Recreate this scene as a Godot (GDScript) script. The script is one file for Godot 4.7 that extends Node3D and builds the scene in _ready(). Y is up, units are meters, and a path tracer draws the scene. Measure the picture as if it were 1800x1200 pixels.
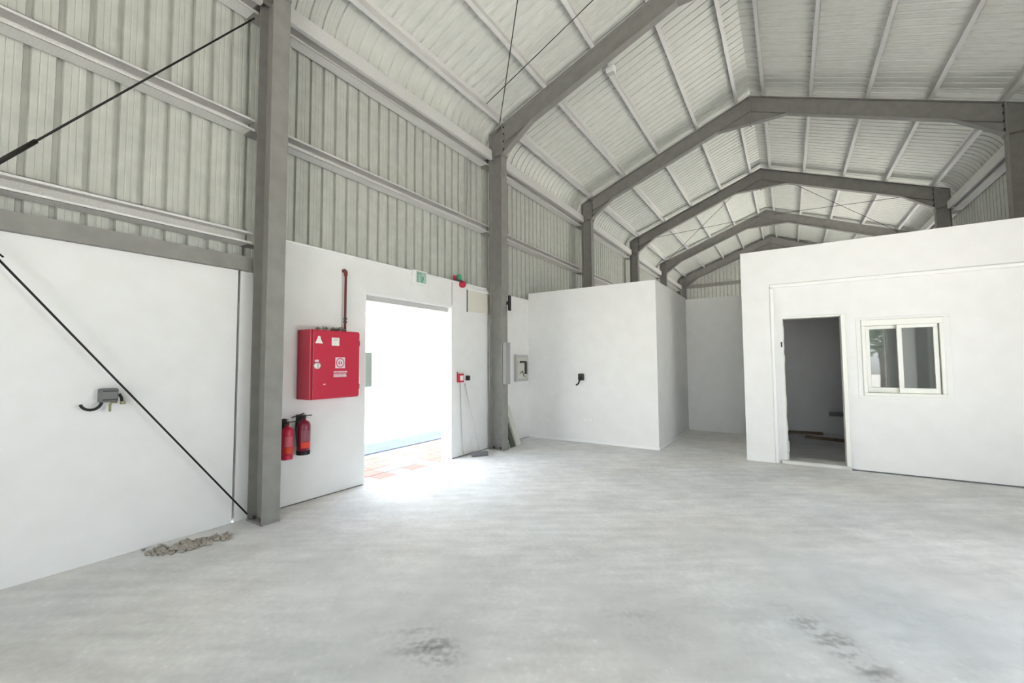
extends Node3D
# An empty steel portal-frame workshop. Camera fitted from the photograph's lines.
# x across the hall, -z along the hall, y up; ridge at x = -0.5.

const RIDGE := -0.5
const SLOPE := 0.39
const FRAMES := [5.95, 1.9, -2.155, -6.12, -10.2, -14.25, -18.3, -22.3]
const FRONT := 6.1
const BACK := -22.45
const PITCH := 0.167

var used := {}
var M := {}

# ---------------------------------------------------------------- helpers
func numbered(called: String) -> String:
	if not used.has(called):
		used[called] = 0
		return called
	used[called] += 1
	return "%s_%03d" % [called, used[called]]

func begin(smooth := false) -> SurfaceTool:
	var st := SurfaceTool.new()
	st.begin(Mesh.PRIMITIVE_TRIANGLES)
	st.set_smooth_group(0 if smooth else -1)
	return st

func done(st: SurfaceTool) -> ArrayMesh:
	st.generate_normals()
	return st.commit()

func part(called: String, mesh: Mesh, m: Material, parent: Node, label := "") -> MeshInstance3D:
	var o := MeshInstance3D.new()
	o.name = called
	o.mesh = mesh
	o.material_override = m
	o.cast_shadow = GeometryInstance3D.SHADOW_CASTING_SETTING_ON
	parent.add_child(o, true)
	if label != "":
		o.set_meta("label", label)
	return o

func obj(called: String, st: SurfaceTool, m: Material, parent: Node, label := "") -> MeshInstance3D:
	return part(called, done(st), m, parent, label)

func thing(called: String, label: String, category: String, at := Vector3.ZERO, group := "") -> Node3D:
	var o := Node3D.new()
	o.name = numbered(called)
	add_child(o)
	o.position = at
	o.set_meta("label", label)
	o.set_meta("category", category)
	if group != "":
		o.set_meta("group", group)
	return o

func single(called: String, st: SurfaceTool, m: Material, label: String, category: String, group := "") -> MeshInstance3D:
	var o := obj(numbered(called), st, m, self, label)
	o.set_meta("category", category)
	if group != "":
		o.set_meta("group", group)
	return o

func setting(called: String, label: String, category := "") -> Node3D:
	var o := Node3D.new()
	o.name = numbered(called)
	add_child(o)
	o.set_meta("kind", "structure")
	o.set_meta("label", label)
	o.set_meta("category", category if category != "" else called.get_slice("_", 0))
	return o

func struct(called: String, st: SurfaceTool, m: Material, label: String, category := "") -> MeshInstance3D:
	var o := obj(numbered(called), st, m, self, label)
	o.set_meta("kind", "structure")
	o.set_meta("category", category if category != "" else called.get_slice("_", 0))
	return o

# a triangle whose front looks away from c
func tri_out(st: SurfaceTool, a: Vector3, b: Vector3, d: Vector3, c: Vector3) -> void:
	var n := (b - a).cross(d - a)
	if n.dot((a + b + d) / 3.0 - c) > 0.0:
		st.add_vertex(a); st.add_vertex(d); st.add_vertex(b)
	else:
		st.add_vertex(a); st.add_vertex(b); st.add_vertex(d)

func quad_out(st: SurfaceTool, a: Vector3, b: Vector3, d: Vector3, e: Vector3, c: Vector3) -> void:
	tri_out(st, a, b, d, c)
	tri_out(st, a, d, e, c)

# a box from lo to hi with chamfered edges (b = 0: sharp), turned by t
func bx(st: SurfaceTool, lo: Vector3, hi: Vector3, b := 0.0, t := Transform3D.IDENTITY) -> void:
	var c := (lo + hi) * 0.5
	var h := (hi - lo).abs() * 0.5
	var tc := t * c
	var P := func(s: Vector3, ax: int) -> Vector3:
		var v := Vector3(s.x * (h.x - b), s.y * (h.y - b), s.z * (h.z - b))
		v[ax] = s[ax] * h[ax]
		return t * (c + v)
	for ax in 3:
		var u := (ax + 1) % 3
		var w := (ax + 2) % 3
		for s in [-1.0, 1.0]:
			var q: Array[Vector3] = []
			for k in [[-1.0, -1.0], [1.0, -1.0], [1.0, 1.0], [-1.0, 1.0]]:
				var v := Vector3.ZERO
				v[ax] = s; v[u] = k[0]; v[w] = k[1]
				q.append(P.call(v, ax))
			quad_out(st, q[0], q[1], q[2], q[3], tc)
			if b > 0.0:
				for s2 in [-1.0, 1.0]:      # edge between faces ax and u, along w
					var v0 := Vector3.ZERO
					v0[ax] = s; v0[u] = s2; v0[w] = -1.0
					var v1 := v0
					v1[w] = 1.0
					quad_out(st, P.call(v0, ax), P.call(v0, u), P.call(v1, u), P.call(v1, ax), tc)
	if b > 0.0:
		for k in 8:
			var s := Vector3(1 if k & 1 else -1, 1 if k & 2 else -1, 1 if k & 4 else -1)
			tri_out(st, P.call(s, 0), P.call(s, 1), P.call(s, 2), tc)

# polygon (x, y) extruded from z0 to z1
func prism(st: SurfaceTool, poly: PackedVector2Array, z0: float, z1: float) -> void:
	var p := poly.duplicate()
	if Geometry2D.is_polygon_clockwise(p):
		p.reverse()
	var idx := Geometry2D.triangulate_polygon(p)
	for k in range(0, idx.size(), 3):
		var a := p[idx[k]]; var b := p[idx[k + 1]]; var c := p[idx[k + 2]]
		var mid := (a + b + c) / 3.0
		var inside := Vector3(mid.x, mid.y, (z0 + z1) * 0.5)
		for z in [z0, z1]:
			tri_out(st, Vector3(a.x, a.y, z), Vector3(b.x, b.y, z), Vector3(c.x, c.y, z), inside)
	for k in p.size():
		var a := p[k]; var b := p[(k + 1) % p.size()]
		var e := b - a
		var inn := Vector2(-e.y, e.x).normalized() * 0.01
		var c := Vector3((a.x + b.x) * 0.5 + inn.x, (a.y + b.y) * 0.5 + inn.y, (z0 + z1) * 0.5)
		quad_out(st, Vector3(a.x, a.y, z0), Vector3(b.x, b.y, z0), Vector3(b.x, b.y, z1), Vector3(a.x, a.y, z1), c)

# a flat bar between two (x, y) points: thickness t to the left of a->b, width z0..z1
func flat_bar(st: SurfaceTool, a: Vector2, b: Vector2, t: float, z0: float, z1: float) -> void:
	var e := (b - a).normalized()
	var n := Vector2(-e.y, e.x) * t
	prism(st, PackedVector2Array([a, b, b + n, a + n]), z0, z1)

func tube(st: SurfaceTool, pts: Array, r: float, n := 8, caps := true) -> void:
	var rings := []
	var up := Vector3(0.123, 0.97, 0.21).normalized()
	for k in pts.size():
		var d: Vector3
		if k == 0: d = pts[1] - pts[0]
		elif k == pts.size() - 1: d = pts[k] - pts[k - 1]
		else: d = pts[k + 1] - pts[k - 1]
		d = d.normalized()
		if absf(d.dot(up)) > 0.95: up = Vector3(0.9, 0.1, 0.4).normalized()
		var x := up.cross(d).normalized()
		var y := d.cross(x)
		up = y
		var ring := []
		for j in n:
			var a := TAU * j / n
			ring.append(pts[k] + (x * cos(a) + y * sin(a)) * r)
		rings.append(ring)
	for k in pts.size() - 1:
		var c: Vector3 = (pts[k] + pts[k + 1]) * 0.5
		for j in n:
			var j2 := (j + 1) % n
			quad_out(st, rings[k][j], rings[k][j2], rings[k + 1][j2], rings[k + 1][j], c)
	if caps:
		for e in [0, pts.size() - 1]:
			var inn: Vector3 = pts[1] if e == 0 else pts[e - 1]
			for j in range(1, n - 1):
				tri_out(st, rings[e][0], rings[e][j], rings[e][j + 1], inn)

# profile of (radius, height) turned round the y axis through at
func lathe(st: SurfaceTool, prof: Array, at: Vector3, n := 20) -> void:
	for k in prof.size() - 1:
		var a: Vector2 = prof[k]; var b: Vector2 = prof[k + 1]
		var c := at + Vector3(0, (a.y + b.y) * 0.5, 0)
		if absf(a.y - b.y) < 0.0005:
			c.y += -0.05 if k > prof.size() / 2 else 0.05
		for j in n:
			var t0 := TAU * j / n; var t1 := TAU * (j + 1) / n
			var d0 := Vector3(cos(t0), 0, sin(t0)); var d1 := Vector3(cos(t1), 0, sin(t1))
			var p00 := at + d0 * a.x + Vector3(0, a.y, 0); var p01 := at + d1 * a.x + Vector3(0, a.y, 0)
			var p10 := at + d0 * b.x + Vector3(0, b.y, 0); var p11 := at + d1 * b.x + Vector3(0, b.y, 0)
			if a.x > 0.0001: tri_out(st, p00, p01, p11, c)
			if b.x > 0.0001: tri_out(st, p00, p11, p10, c)

func roof_y(x: float, crown: float) -> float:
	return crown - SLOPE * absf(x - RIDGE)

# ---------------------------------------------------------------- materials
func noise(seed_: int, freq: float, oct := 4, type := FastNoiseLite.TYPE_SIMPLEX_SMOOTH) -> FastNoiseLite:
	var n := FastNoiseLite.new()
	n.seed = seed_; n.frequency = freq; n.noise_type = type
	n.fractal_octaves = oct
	return n

func noise_tex(seed_: int, freq: float, c0: Color, c1: Color, size := 512) -> NoiseTexture2D:
	var t := NoiseTexture2D.new()
	t.width = size; t.height = size; t.seamless = true
	t.noise = noise(seed_, freq, 5)
	var g := Gradient.new()
	g.set_color(0, c0); g.set_color(1, c1)
	t.color_ramp = g
	return t

func plain(c: Color, rough := 0.6, metal := 0.0) -> StandardMaterial3D:
	var m := StandardMaterial3D.new()
	m.albedo_color = c; m.roughness = rough; m.metallic = metal
	return m

func mottled(seed_: int, c0: Color, c1: Color, scale_: float, rough := 0.7, metal := 0.0, freq := 0.012) -> StandardMaterial3D:
	var m := plain(Color.WHITE, rough, metal)
	m.albedo_texture = noise_tex(seed_, freq, c0, c1)
	m.uv1_triplanar = true
	m.uv1_world_triplanar = true
	m.uv1_scale = Vector3.ONE * scale_
	return m

func make_materials() -> void:
	M.paint = mottled(11, Color(0.895, 0.893, 0.882), Color(0.915, 0.914, 0.907), 0.45, 0.75)
	M.paint_plain = plain(Color(0.90, 0.90, 0.89), 0.6)
	M.render = mottled(12, Color(0.80, 0.79, 0.76), Color(0.86, 0.85, 0.83), 0.5, 0.85)
	M.sheet = mottled(13, Color(0.715, 0.722, 0.69), Color(0.785, 0.79, 0.76), 0.7, 0.5, 0.1)
	M.roof_sheet = mottled(22, Color(0.815, 0.82, 0.79), Color(0.87, 0.87, 0.845), 0.7, 0.5, 0.1)
	M.galv = mottled(14, Color(0.80, 0.795, 0.78), Color(0.89, 0.885, 0.87), 3.0, 0.5, 0.1, 0.03)
	M.steel = mottled(15, Color(0.51, 0.502, 0.485), Color(0.565, 0.557, 0.535), 0.8, 0.5)
	M.dark_steel = plain(Color(0.13, 0.12, 0.11), 0.6, 0.3)
	M.bolt = plain(Color(0.30, 0.29, 0.28), 0.5, 0.6)
	M.red = plain(Color(0.76, 0.13, 0.25), 0.36)
	M.red_dark = plain(Color(0.62, 0.05, 0.14), 0.4)
	M.label_dull = plain(Color(0.56, 0.30, 0.36), 0.5)
	M.label_pink = plain(Color(0.82, 0.36, 0.42), 0.5)
	M.maroon = plain(Color(0.50, 0.09, 0.20), 0.35)
	M.pipe = plain(Color(0.42, 0.16, 0.14), 0.5)
	M.black = plain(Color(0.035, 0.035, 0.035), 0.5)
	M.rubber = plain(Color(0.06, 0.06, 0.06), 0.7)
	M.white = plain(Color(0.93, 0.93, 0.92), 0.5)
	M.sticker = plain(Color(0.92, 0.90, 0.88), 0.5)
	M.print_ = plain(Color(0.88, 0.80, 0.83), 0.5)
	M.grey_box = plain(Color(0.42, 0.42, 0.42), 0.5)
	M.mid_grey = plain(Color(0.58, 0.58, 0.57), 0.5)
	M.pale_grey = plain(Color(0.72, 0.72, 0.71), 0.5)
	M.dark_grey = plain(Color(0.22, 0.22, 0.21), 0.6)
	M.cream = plain(Color(0.86, 0.85, 0.80), 0.7)
	M.green = plain(Color(0.25, 0.62, 0.46), 0.5)
	M.green_pale = plain(Color(0.68, 0.74, 0.70), 0.5)
	M.olive = plain(Color(0.42, 0.42, 0.33), 0.6)
	M.orange = plain(Color(0.85, 0.22, 0.10), 0.5)
	M.alu = plain(Color(0.90, 0.90, 0.87), 0.35)
	M.brass = plain(Color(0.56, 0.55, 0.42), 0.45, 0.3)
	M.wood = mottled(16, Color(0.42, 0.36, 0.28), Color(0.55, 0.48, 0.38), 2.0, 0.8)
	M.board = plain(Color(0.80, 0.80, 0.76), 0.7)
	M.board_dark = plain(Color(0.30, 0.32, 0.27), 0.8)
	M.rag = mottled(17, Color(0.40, 0.42, 0.37), Color(0.60, 0.60, 0.56), 6.0, 0.95)
	M.rubble = mottled(18, Color(0.36, 0.32, 0.27), Color(0.95, 0.93, 0.89), 12.0, 0.95, 0.0, 0.03)  # dark end paints the shade of holes between chunks
	M.glass = plain(Color(0.55, 0.58, 0.56, 0.16), 0.02)
	M.glass.transparency = BaseMaterial3D.TRANSPARENCY_ALPHA
	M.shade_blue = mottled(19, Color(0.33, 0.36, 0.44), Color(0.39, 0.42, 0.49), 0.6, 0.95)  # bluish tone of shaded ground put into the colour
	M.ground = mottled(20, Color(0.76, 0.745, 0.71), Color(0.83, 0.815, 0.78), 0.3, 0.95)
	M.paver = plain(Color(0.53, 0.51, 0.50), 0.95)
	M.paver_pink = plain(Color(0.55, 0.42, 0.37), 0.95)
	M.bark = mottled(21, Color(0.30, 0.24, 0.18), Color(0.42, 0.35, 0.28), 3.0, 0.95)
	M.leaf = plain(Color(0.25, 0.38, 0.16), 0.7)
	M.yellow = plain(Color(0.90, 0.86, 0.55), 0.6)
	M.floor = floor_material()

# trowelled, dusty concrete with scuffed dark marks where the photograph shows them
func floor_material() -> StandardMaterial3D:
	var W := 1024
	var H := 1664                      # 128 px per metre: x -4.5..3.5, z -11..2
	var img := Image.create(W, H, false, Image.FORMAT_RGB8)
	var coarse := noise(31, 0.006, 4)
	var mid := noise(32, 0.03, 4)
	var fine := noise(33, 0.16, 3)
	var smear := noise(34, 0.02, 4)
	var tint := noise(35, 0.004, 2)
	# scuffs: x, z, half-length, half-width, turn, depth
	var marks := [[-1.62, -1.70, 0.22, 0.14, 0.4, 0.24], [-1.9, -1.62, 0.35, 0.2, 0.3, 0.07], [0.26, -2.80, 0.42, 0.11, 0.95, 0.22], [0.05, -2.95, 0.3, 0.08, 0.8, 0.12], [-0.76, -2.53, 0.45, 0.25, 0.2, 0.09],
		[0.45, -3.5, 0.6, 0.3, 0.4, 0.06], [1.1, -3.9, 0.7, 0.25, 0.7, 0.05], [-2.78, -1.9, 0.4, 0.25, 0.5, 0.05], [-0.3, -4.0, 0.6, 0.2, 0.1, 0.04], [1.6, -5.6, 0.7, 0.15, 0.2, 0.05], [-2.1, -2.3, 0.5, 0.2, 0.9, 0.04]]
	var ca := cos(0.6); var sa := sin(0.6)
	for j in H:
		var z := -11.0 + j / 128.0
		for i in W:
			var x := -4.5 + i / 128.0
			var u := i * ca - j * sa
			var v := i * sa + j * ca
			var sm := smear.get_noise_2d(u * 0.5, v * 2.6)
			var fi := fine.get_noise_2d(i, j)
			var val := 0.882 + 0.05 * coarse.get_noise_2d(i, j) + 0.03 * mid.get_noise_2d(i, j) + 0.025 * fi + 0.048 * sm
			for mk in marks:
				var dx: float = x - mk[0]; var dz: float = z - mk[1]
				if absf(dx) < 0.9 and absf(dz) < 0.9:
					var c := cos(mk[4]); var s := sin(mk[4])
					var a: float = (dx * c + dz * s) / mk[2]; var b: float = (-dx * s + dz * c) / mk[3]
					var r := a * a + b * b
					if r < 4.0:
						var streak := clampf(0.45 + 1.3 * sm + 0.9 * fi, 0.0, 1.3)
						val -= mk[5] * exp(-r * 1.1) * streak
			if fi > 0.6: val += 0.04
			var t := tint.get_noise_2d(i, j) * 0.012
			img.set_pixel(i, j, Color(val + 0.004 + t, val + 0.0, val - 0.012 - t))
	img.generate_mipmaps()
	var m := plain(Color.WHITE, 0.78)
	m.albedo_texture = ImageTexture.create_from_image(img)
	var nt := NoiseTexture2D.new()
	nt.width = 512; nt.height = 512; nt.seamless = true
	nt.as_normal_map = true; nt.bump_strength = 3.0
	nt.noise = noise(36, 0.03, 5)
	m.normal_enabled = true
	m.normal_texture = nt
	m.normal_scale = 0.25
	return m

# ---------------------------------------------------------------- profiled sheets
# offsets of the sheet's face, u across (m), v outward (m), n ribs wide
func sheet_profile(n: int, deep := 0.034) -> Array:
	var p := []
	for k in n:
		var o := k * PITCH
		p.append_array([Vector2(o, 0), Vector2(o + 0.038, 0), Vector2(o + 0.041, 0.003), Vector2(o + 0.047, 0.003), Vector2(o + 0.05, 0),
			Vector2(o + 0.078, 0), Vector2(o + 0.081, 0.003), Vector2(o + 0.087, 0.003), Vector2(o + 0.09, 0), Vector2(o + 0.122, 0), Vector2(o + 0.129, deep), Vector2(o + 0.160, deep)])
	p.append(Vector2(n * PITCH, 0))
	return p

# path: [position in (x, y), outward normal]; u runs along -z
func sheet_mesh(n: int, path: Array, deep := 0.034) -> ArrayMesh:
	var st := begin()
	var prof := sheet_profile(n, deep)
	for k in path.size() - 1:
		for j in prof.size() - 1:
			var q := []
			for e in [[k, j], [k, j + 1], [k + 1, j + 1], [k + 1, j]]:
				var pt: Vector2 = path[e[0]][0] + path[e[0]][1] * prof[e[1]].y
				q.append(Vector3(pt.x, pt.y, -prof[e[1]].x))
			st.add_vertex(q[0]); st.add_vertex(q[1]); st.add_vertex(q[2])
			st.add_vertex(q[0]); st.add_vertex(q[2]); st.add_vertex(q[3])
	return done(st)

func gable_mesh(x0: float, n: int, y0: float, crown: float) -> ArrayMesh:
	var st := begin()
	var prof := sheet_profile(n)
	for j in prof.size() - 1:
		var a: Vector2 = prof[j]; var b: Vector2 = prof[j + 1]
		var xa := x0 + a.x; var xb := x0 + b.x
		var q := [Vector3(xa, y0, -a.y), Vector3(xb, y0, -b.y), Vector3(xb, roof_y(xb, crown), -b.y), Vector3(xa, roof_y(xa, crown), -a.y)]
		st.add_vertex(q[0]); st.add_vertex(q[1]); st.add_vertex(q[2])
		st.add_vertex(q[0]); st.add_vertex(q[2]); st.add_vertex(q[3])
	return done(st)

# ---------------------------------------------------------------- steel
func mx(x: float, side: int) -> float:      # side -1: doorway side as measured, 1: mirrored
	return x if side < 0 else 2.0 * RIDGE - x

func mv(p: Vector2, side: int) -> Vector2:
	return Vector2(mx(p.x, side), p.y)

func mpoly(pts: Array, side: int) -> PackedVector2Array:
	var r := PackedVector2Array()
	for p in pts: r.append(mv(p, side))
	return r

func mbox(st: SurfaceTool, x0: float, x1: float, y0: float, y1: float, z0: float, z1: float, side: int, b := 0.0) -> void:
	var a := mx(x0, side); var c := mx(x1, side)
	bx(st, Vector3(minf(a, c), y0, z0), Vector3(maxf(a, c), y1, z1), b)

func frame_meshes() -> Dictionary:
	var d := {}
	var w := 0.085
	var wr := 0.062
	var crown := 7.2
	for side in [-1, 1]:
		# column: web, two flanges, stiffeners
		var st := begin()
		prism(st, mpoly([Vector2(-4.41, 0.0), Vector2(-4.16, 0.0), Vector2(-4.16, 5.74), Vector2(-4.41, roof_y(-4.41, crown) - 0.02)], side), -0.005, 0.005)
		mbox(st, -4.162, -4.15, 0.02, 5.24, -w, w, side)
		mbox(st, -4.42, -4.408, 0.02, 5.66, -w, w, side)
		mbox(st, -4.408, -4.162, 5.225, 5.237, -w, w, side)
		mbox(st, -4.44, -4.145, 0.0, 0.02, -0.085, 0.085, side)
		mbox(st, -4.362, -4.354, 5.19, 5.32, -0.09, 0.09, side)
		d["column%d" % side] = done(st)
		# rafter: web with eave haunch and ridge haunch, flanges
		st = begin()
		prism(st, mpoly([Vector2(-4.15, 5.24), Vector2(-3.55, roof_y(-3.55, crown) - 0.34), Vector2(-1.15, 6.60), Vector2(RIDGE, 6.60), Vector2(RIDGE, crown - 0.01), Vector2(-4.15, roof_y(-4.15, crown) - 0.01)], side), -0.005, 0.005)
		for seg in [[Vector2(-4.15, 5.24), Vector2(-3.55, roof_y(-3.55, crown) - 0.34)], [Vector2(-3.55, roof_y(-3.55, crown) - 0.34), Vector2(-1.15, 6.60)], [Vector2(-1.15, 6.60), Vector2(RIDGE, 6.60)],
				[Vector2(-4.41, roof_y(-4.41, crown) - 0.012), Vector2(RIDGE, crown - 0.012)]]:
			var a := mv(seg[0], side); var b := mv(seg[1], side)
			flat_bar(st, a if side < 0 else b, b if side < 0 else a, 0.012, -wr, wr)
		# the rolled section's own bottom flange runs on inside both haunches
		for seg in [[Vector2(-4.15, roof_y(-4.15, crown) - 0.34), Vector2(-3.55, roof_y(-3.55, crown) - 0.34)], [Vector2(-1.15, roof_y(-1.15, crown) - 0.33), Vector2(RIDGE, crown - 0.33)]]:
			var a := mv(seg[0], side); var b := mv(seg[1], side)
			flat_bar(st, a if side < 0 else b, b if side < 0 else a, 0.008, -wr * 0.75, wr * 0.75)
		d["rafter%d" % side] = done(st)
		st = begin()
		mbox(st, -4.15, -4.132, 5.20, 5.80, -0.085, 0.085, side)
		d["plate%d" % side] = done(st)
		st = begin()
		mbox(st, RIDGE - 0.014, RIDGE, 6.57, 7.20, -0.07, 0.07, side)
		d["apex%d" % side] = done(st)
		st = begin()
		for y in [5.32, 5.46, 5.6, 5.72]:
			for z in [-0.05, 0.05]:
				mbox(st, -4.132, -4.115, y - 0.014, y + 0.014, z - 0.014, z + 0.014, side, 0.004)
		for z in [-0.05, 0.05]:
			for x in [-4.36, -4.22]:
				mbox(st, x - 0.012, x + 0.012, 0.02, 0.055, z - 0.012, z + 0.012, side, 0.003)
		d["bolts%d" % side] = done(st)
	return d

# lipped channel, open towards the hall; along z from z0 to z1
func girt_mesh(len_: float, side: int) -> ArrayMesh:
	var st := begin()
	var t := 0.004
	var h := 0.125
	mbox(st, -4.58, -4.58 + t, 0, h, -len_, 0, side)
	mbox(st, -4.58, -4.425, 0, t, -len_, 0, side)
	mbox(st, -4.58, -4.425, h - t, h, -len_, 0, side)
	mbox(st, -4.429, -4.425, 0, 0.024, -len_, 0, side)
	mbox(st, -4.429, -4.425, h - 0.024, h, -len_, 0, side)
	return done(st)

# Z purlin standing on the rafter, leaning with the slope; built round its foot
func purlin_mesh(len_: float, side: int) -> ArrayMesh:
	var st := begin()
	var tilt := Transform3D(Basis(Vector3(0, 0, 1), atan(SLOPE) * (1 if side < 0 else -1)), Vector3.ZERO)
	var s := 1.0 if side < 0 else -1.0
	bx(st, Vector3(-0.003, 0, -len_), Vector3(0.003, 0.15, 0), 0.0, tilt)
	bx(st, Vector3(minf(0, s * -0.062), 0, -len_), Vector3(maxf(0, s * -0.062), 0.005, 0), 0.0, tilt)
	bx(st, Vector3(minf(s * -0.062, s * -0.057), 0, -len_), Vector3(maxf(s * -0.062, s * -0.057), 0.02, 0), 0.0, tilt)
	bx(st, Vector3(minf(0, s * 0.062), 0.145, -len_), Vector3(maxf(0, s * 0.062), 0.15, 0), 0.0, tilt)
	return done(st)

func rod(st: SurfaceTool, a: Vector3, b: Vector3, r: float) -> void:
	tube(st, [a, b], r, 8)

# ---------------------------------------------------------------- scene
func _ready() -> void:
	# camera
	var cam := Camera3D.new()
	cam.name = "camera"
	cam.fov = 77.96
	cam.near = 0.05; cam.far = 300.0
	var yaw := 0.5789
	var pitch := 0.0521
	var roll := -0.0061
	cam.transform = Transform3D(Basis(Vector3.UP, yaw) * Basis(Vector3.RIGHT, pitch) * Basis(Vector3.BACK, roll), Vector3(0, 1.5, 0))
	add_child(cam)
	cam.current = true
	# sky, exposure
	var env := Environment.new()
	var sm := ProceduralSkyMaterial.new()
	sm.sky_top_color = Color(0.74, 0.80, 0.88)
	sm.sky_horizon_color = Color(0.90, 0.92, 0.94)
	sm.sky_curve = 0.2
	sm.ground_bottom_color = Color(0.6, 0.58, 0.54)
	sm.ground_horizon_color = Color(0.82, 0.84, 0.85)
	sm.sky_energy_multiplier = 2.2
	sm.ground_energy_multiplier = 2.2
	var sky := Sky.new()
	sky.sky_material = sm
	env.background_mode = Environment.BG_SKY
	env.sky = sky
	env.tonemap_mode = Environment.TONE_MAPPER_LINEAR
	env.tonemap_exposure = 1.65
	env.sdfgi_enabled = true
	env.ssao_enabled = true
	env.ssil_enabled = true
	var we := WorldEnvironment.new()
	we.name = "world_environment"
	we.environment = env
	add_child(we)
	# sun, from the loading-bay side: the eave shades the yard outside the doorway
	var sun := DirectionalLight3D.new()
	sun.name = "sun"
	sun.light_energy = 10.0
	sun.light_color = Color(1.0, 0.985, 0.965)
	sun.light_angular_distance = 0.53
	sun.shadow_enabled = true
	add_child(sun)
	sun.look_at_from_position(Vector3(6.0, 14, 4.5), Vector3.ZERO, Vector3.UP)

	make_materials()
	shell()
	steelwork()
	partitions()
	outside()
	fittings()

# openings in the wall opposite the doorway: [z0, z1, height]
const OPENINGS := [[-2.35, -4.15, 3.2], [-14.6, -17.95, 3.6]]
# open roller door added in the unseen front gable for light: x0, x1, height
const ADDED_FRONT_DOOR := [-0.8, 3.1, 3.5]

func shell() -> void:
	# floor slab
	var st := begin()
	var fx0 := -4.5; var fx1 := 3.62
	for q in [[Vector3(fx0, 0, BACK), Vector3(fx1, 0, BACK), Vector3(fx1, 0, FRONT), Vector3(fx0, 0, FRONT)]]:
		for k in [0, 1, 2, 0, 2, 3]:
			var v: Vector3 = q[k]
			st.set_uv(Vector2((v.x + 4.5) / 8.0, (v.z + 11.0) / 13.0))
			st.add_vertex(v)
	for e in [[Vector3(fx0, 0, FRONT), Vector3(fx0, 0, BACK)], [Vector3(fx1, 0, BACK), Vector3(fx1, 0, FRONT)], [Vector3(fx0, 0, BACK), Vector3(fx1, 0, BACK)], [Vector3(fx1, 0, FRONT), Vector3(fx0, 0, FRONT)]]:
		var dn := Vector3(0, -0.3, 0)
		var u := 0
		for v in [e[0], e[1], e[1] + dn, e[0], e[1] + dn, e[0] + dn]:
			st.set_uv(Vector2(v.z * 0.1, v.y * 0.1))
			st.add_vertex(v)
	st.generate_normals()
	st.generate_tangents()
	var fl := part(numbered("floor"), st.commit(), M.floor, self, "pale dusty concrete floor with scuffed dark marks")
	fl.set_meta("kind", "structure"); fl.set_meta("category", "floor")

	# wall on the doorway side: painted liner below, profiled sheets above
	var wl := setting("wall_left", "white painted wall with doorway below ribbed metal sheets")
	st = begin()
	bx(st, Vector3(-4.6, 0, -1.965), Vector3(-4.49, 2.43, FRONT))
	obj("liner_panel", st, M.paint, wl)
	st = begin()
	bx(st, Vector3(-4.6, 0, -2.30), Vector3(-4.495, 2.43, -1.99))
	obj("liner_panel", st, M.paint, wl)
	st = begin()
	bx(st, Vector3(-4.6, 0, -1.995), Vector3(-4.55, 2.43, -1.96))
	obj("joint_strip", st, M.pale_grey, wl)
	st = begin()
	bx(st, Vector3(-4.6, 0.012, -3.47), Vector3(-4.49, 2.82, -2.30))
	obj("liner_panel", st, M.paint, wl)
	st = begin()
	bx(st, Vector3(-4.6, 2.41, -5.10), Vector3(-4.49, 2.82, -3.47))
	obj("lintel_panel", st, M.paint, wl)
	st = begin()
	bx(st, Vector3(-4.6, 0.012, -7.5), Vector3(-4.49, 2.82, -5.13))
	obj("liner_panel", st, M.paint, wl)
	for q in [[-3.445, -2.30], [-7.5, -5.13]]:
		st = begin()
		bx(st, Vector3(-4.6, -0.08, q[0]), Vector3(-4.505, 0.012, q[1]))
		obj("base_strip", st, M.grey_box, wl)
	st = begin()
	bx(st, Vector3(-4.6, 0, BACK), Vector3(-4.49, 2.82, -7.5))
	obj("liner_panel", st, M.paint, wl)
	st = begin()
	bx(st, Vector3(-4.62, 2.82, -6.03), Vector3(-4.47, 2.845, -2.25), 0.004)
	obj("capping_strip", st, M.white, wl, "thin white capping strip")
	var rib_out_l := Vector2(-1, 0)
	var low := sheet_mesh(6, [[Vector2(-4.6, 2.40), rib_out_l], [Vector2(-4.6, 5.5), rib_out_l]])
	var z := FRONT
	while z > BACK:
		var p := part("sheet_panel", low, M.sheet, wl)
		p.position.z = z
		z -= 6 * PITCH

	# opposite wall with its open roller-door bays
	var wr := setting("wall_right", "ribbed metal side wall with open loading bays above liner")
	var cuts := OPENINGS.duplicate()
	var zs := FRONT
	for o in cuts:
		# liner up to the opening, leaving the added office window free
		var win: bool = zs < -5.0
		for q in ([[o[0], zs, 0.0, 2.82]] if not win else [[-8.0, zs, 0.0, 2.82], [o[0], -10.6, 0.0, 2.82], [-10.6, -8.0, 0.0, 0.9], [-10.6, -8.0, 2.36, 2.82]]):
			st = begin()
			bx(st, Vector3(3.49, q[2], q[0]), Vector3(3.6, q[3], q[1]))
			obj("liner_panel", st, M.paint, wr)
		st = begin()                       # posts and head of the opening
		bx(st, Vector3(3.46, 0, o[0]), Vector3(3.64, o[2], o[0] + 0.08))
		bx(st, Vector3(3.46, 0, o[1] - 0.08), Vector3(3.64, o[2], o[1]))
		bx(st, Vector3(3.46, o[2], o[1] - 0.08), Vector3(3.66, o[2] + 0.12, o[0] + 0.08))
		obj("opening_frame", st, M.steel, wr)
		zs = o[1]
	st = begin()
	bx(st, Vector3(3.49, 0, BACK), Vector3(3.6, 2.82, zs))
	obj("liner_panel", st, M.paint, wr)
	var w2 := setting("window_2", "white framed window added in the side wall to brighten the office", "window")  # unseen window, added to let daylight into the office
	st = begin()
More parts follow.
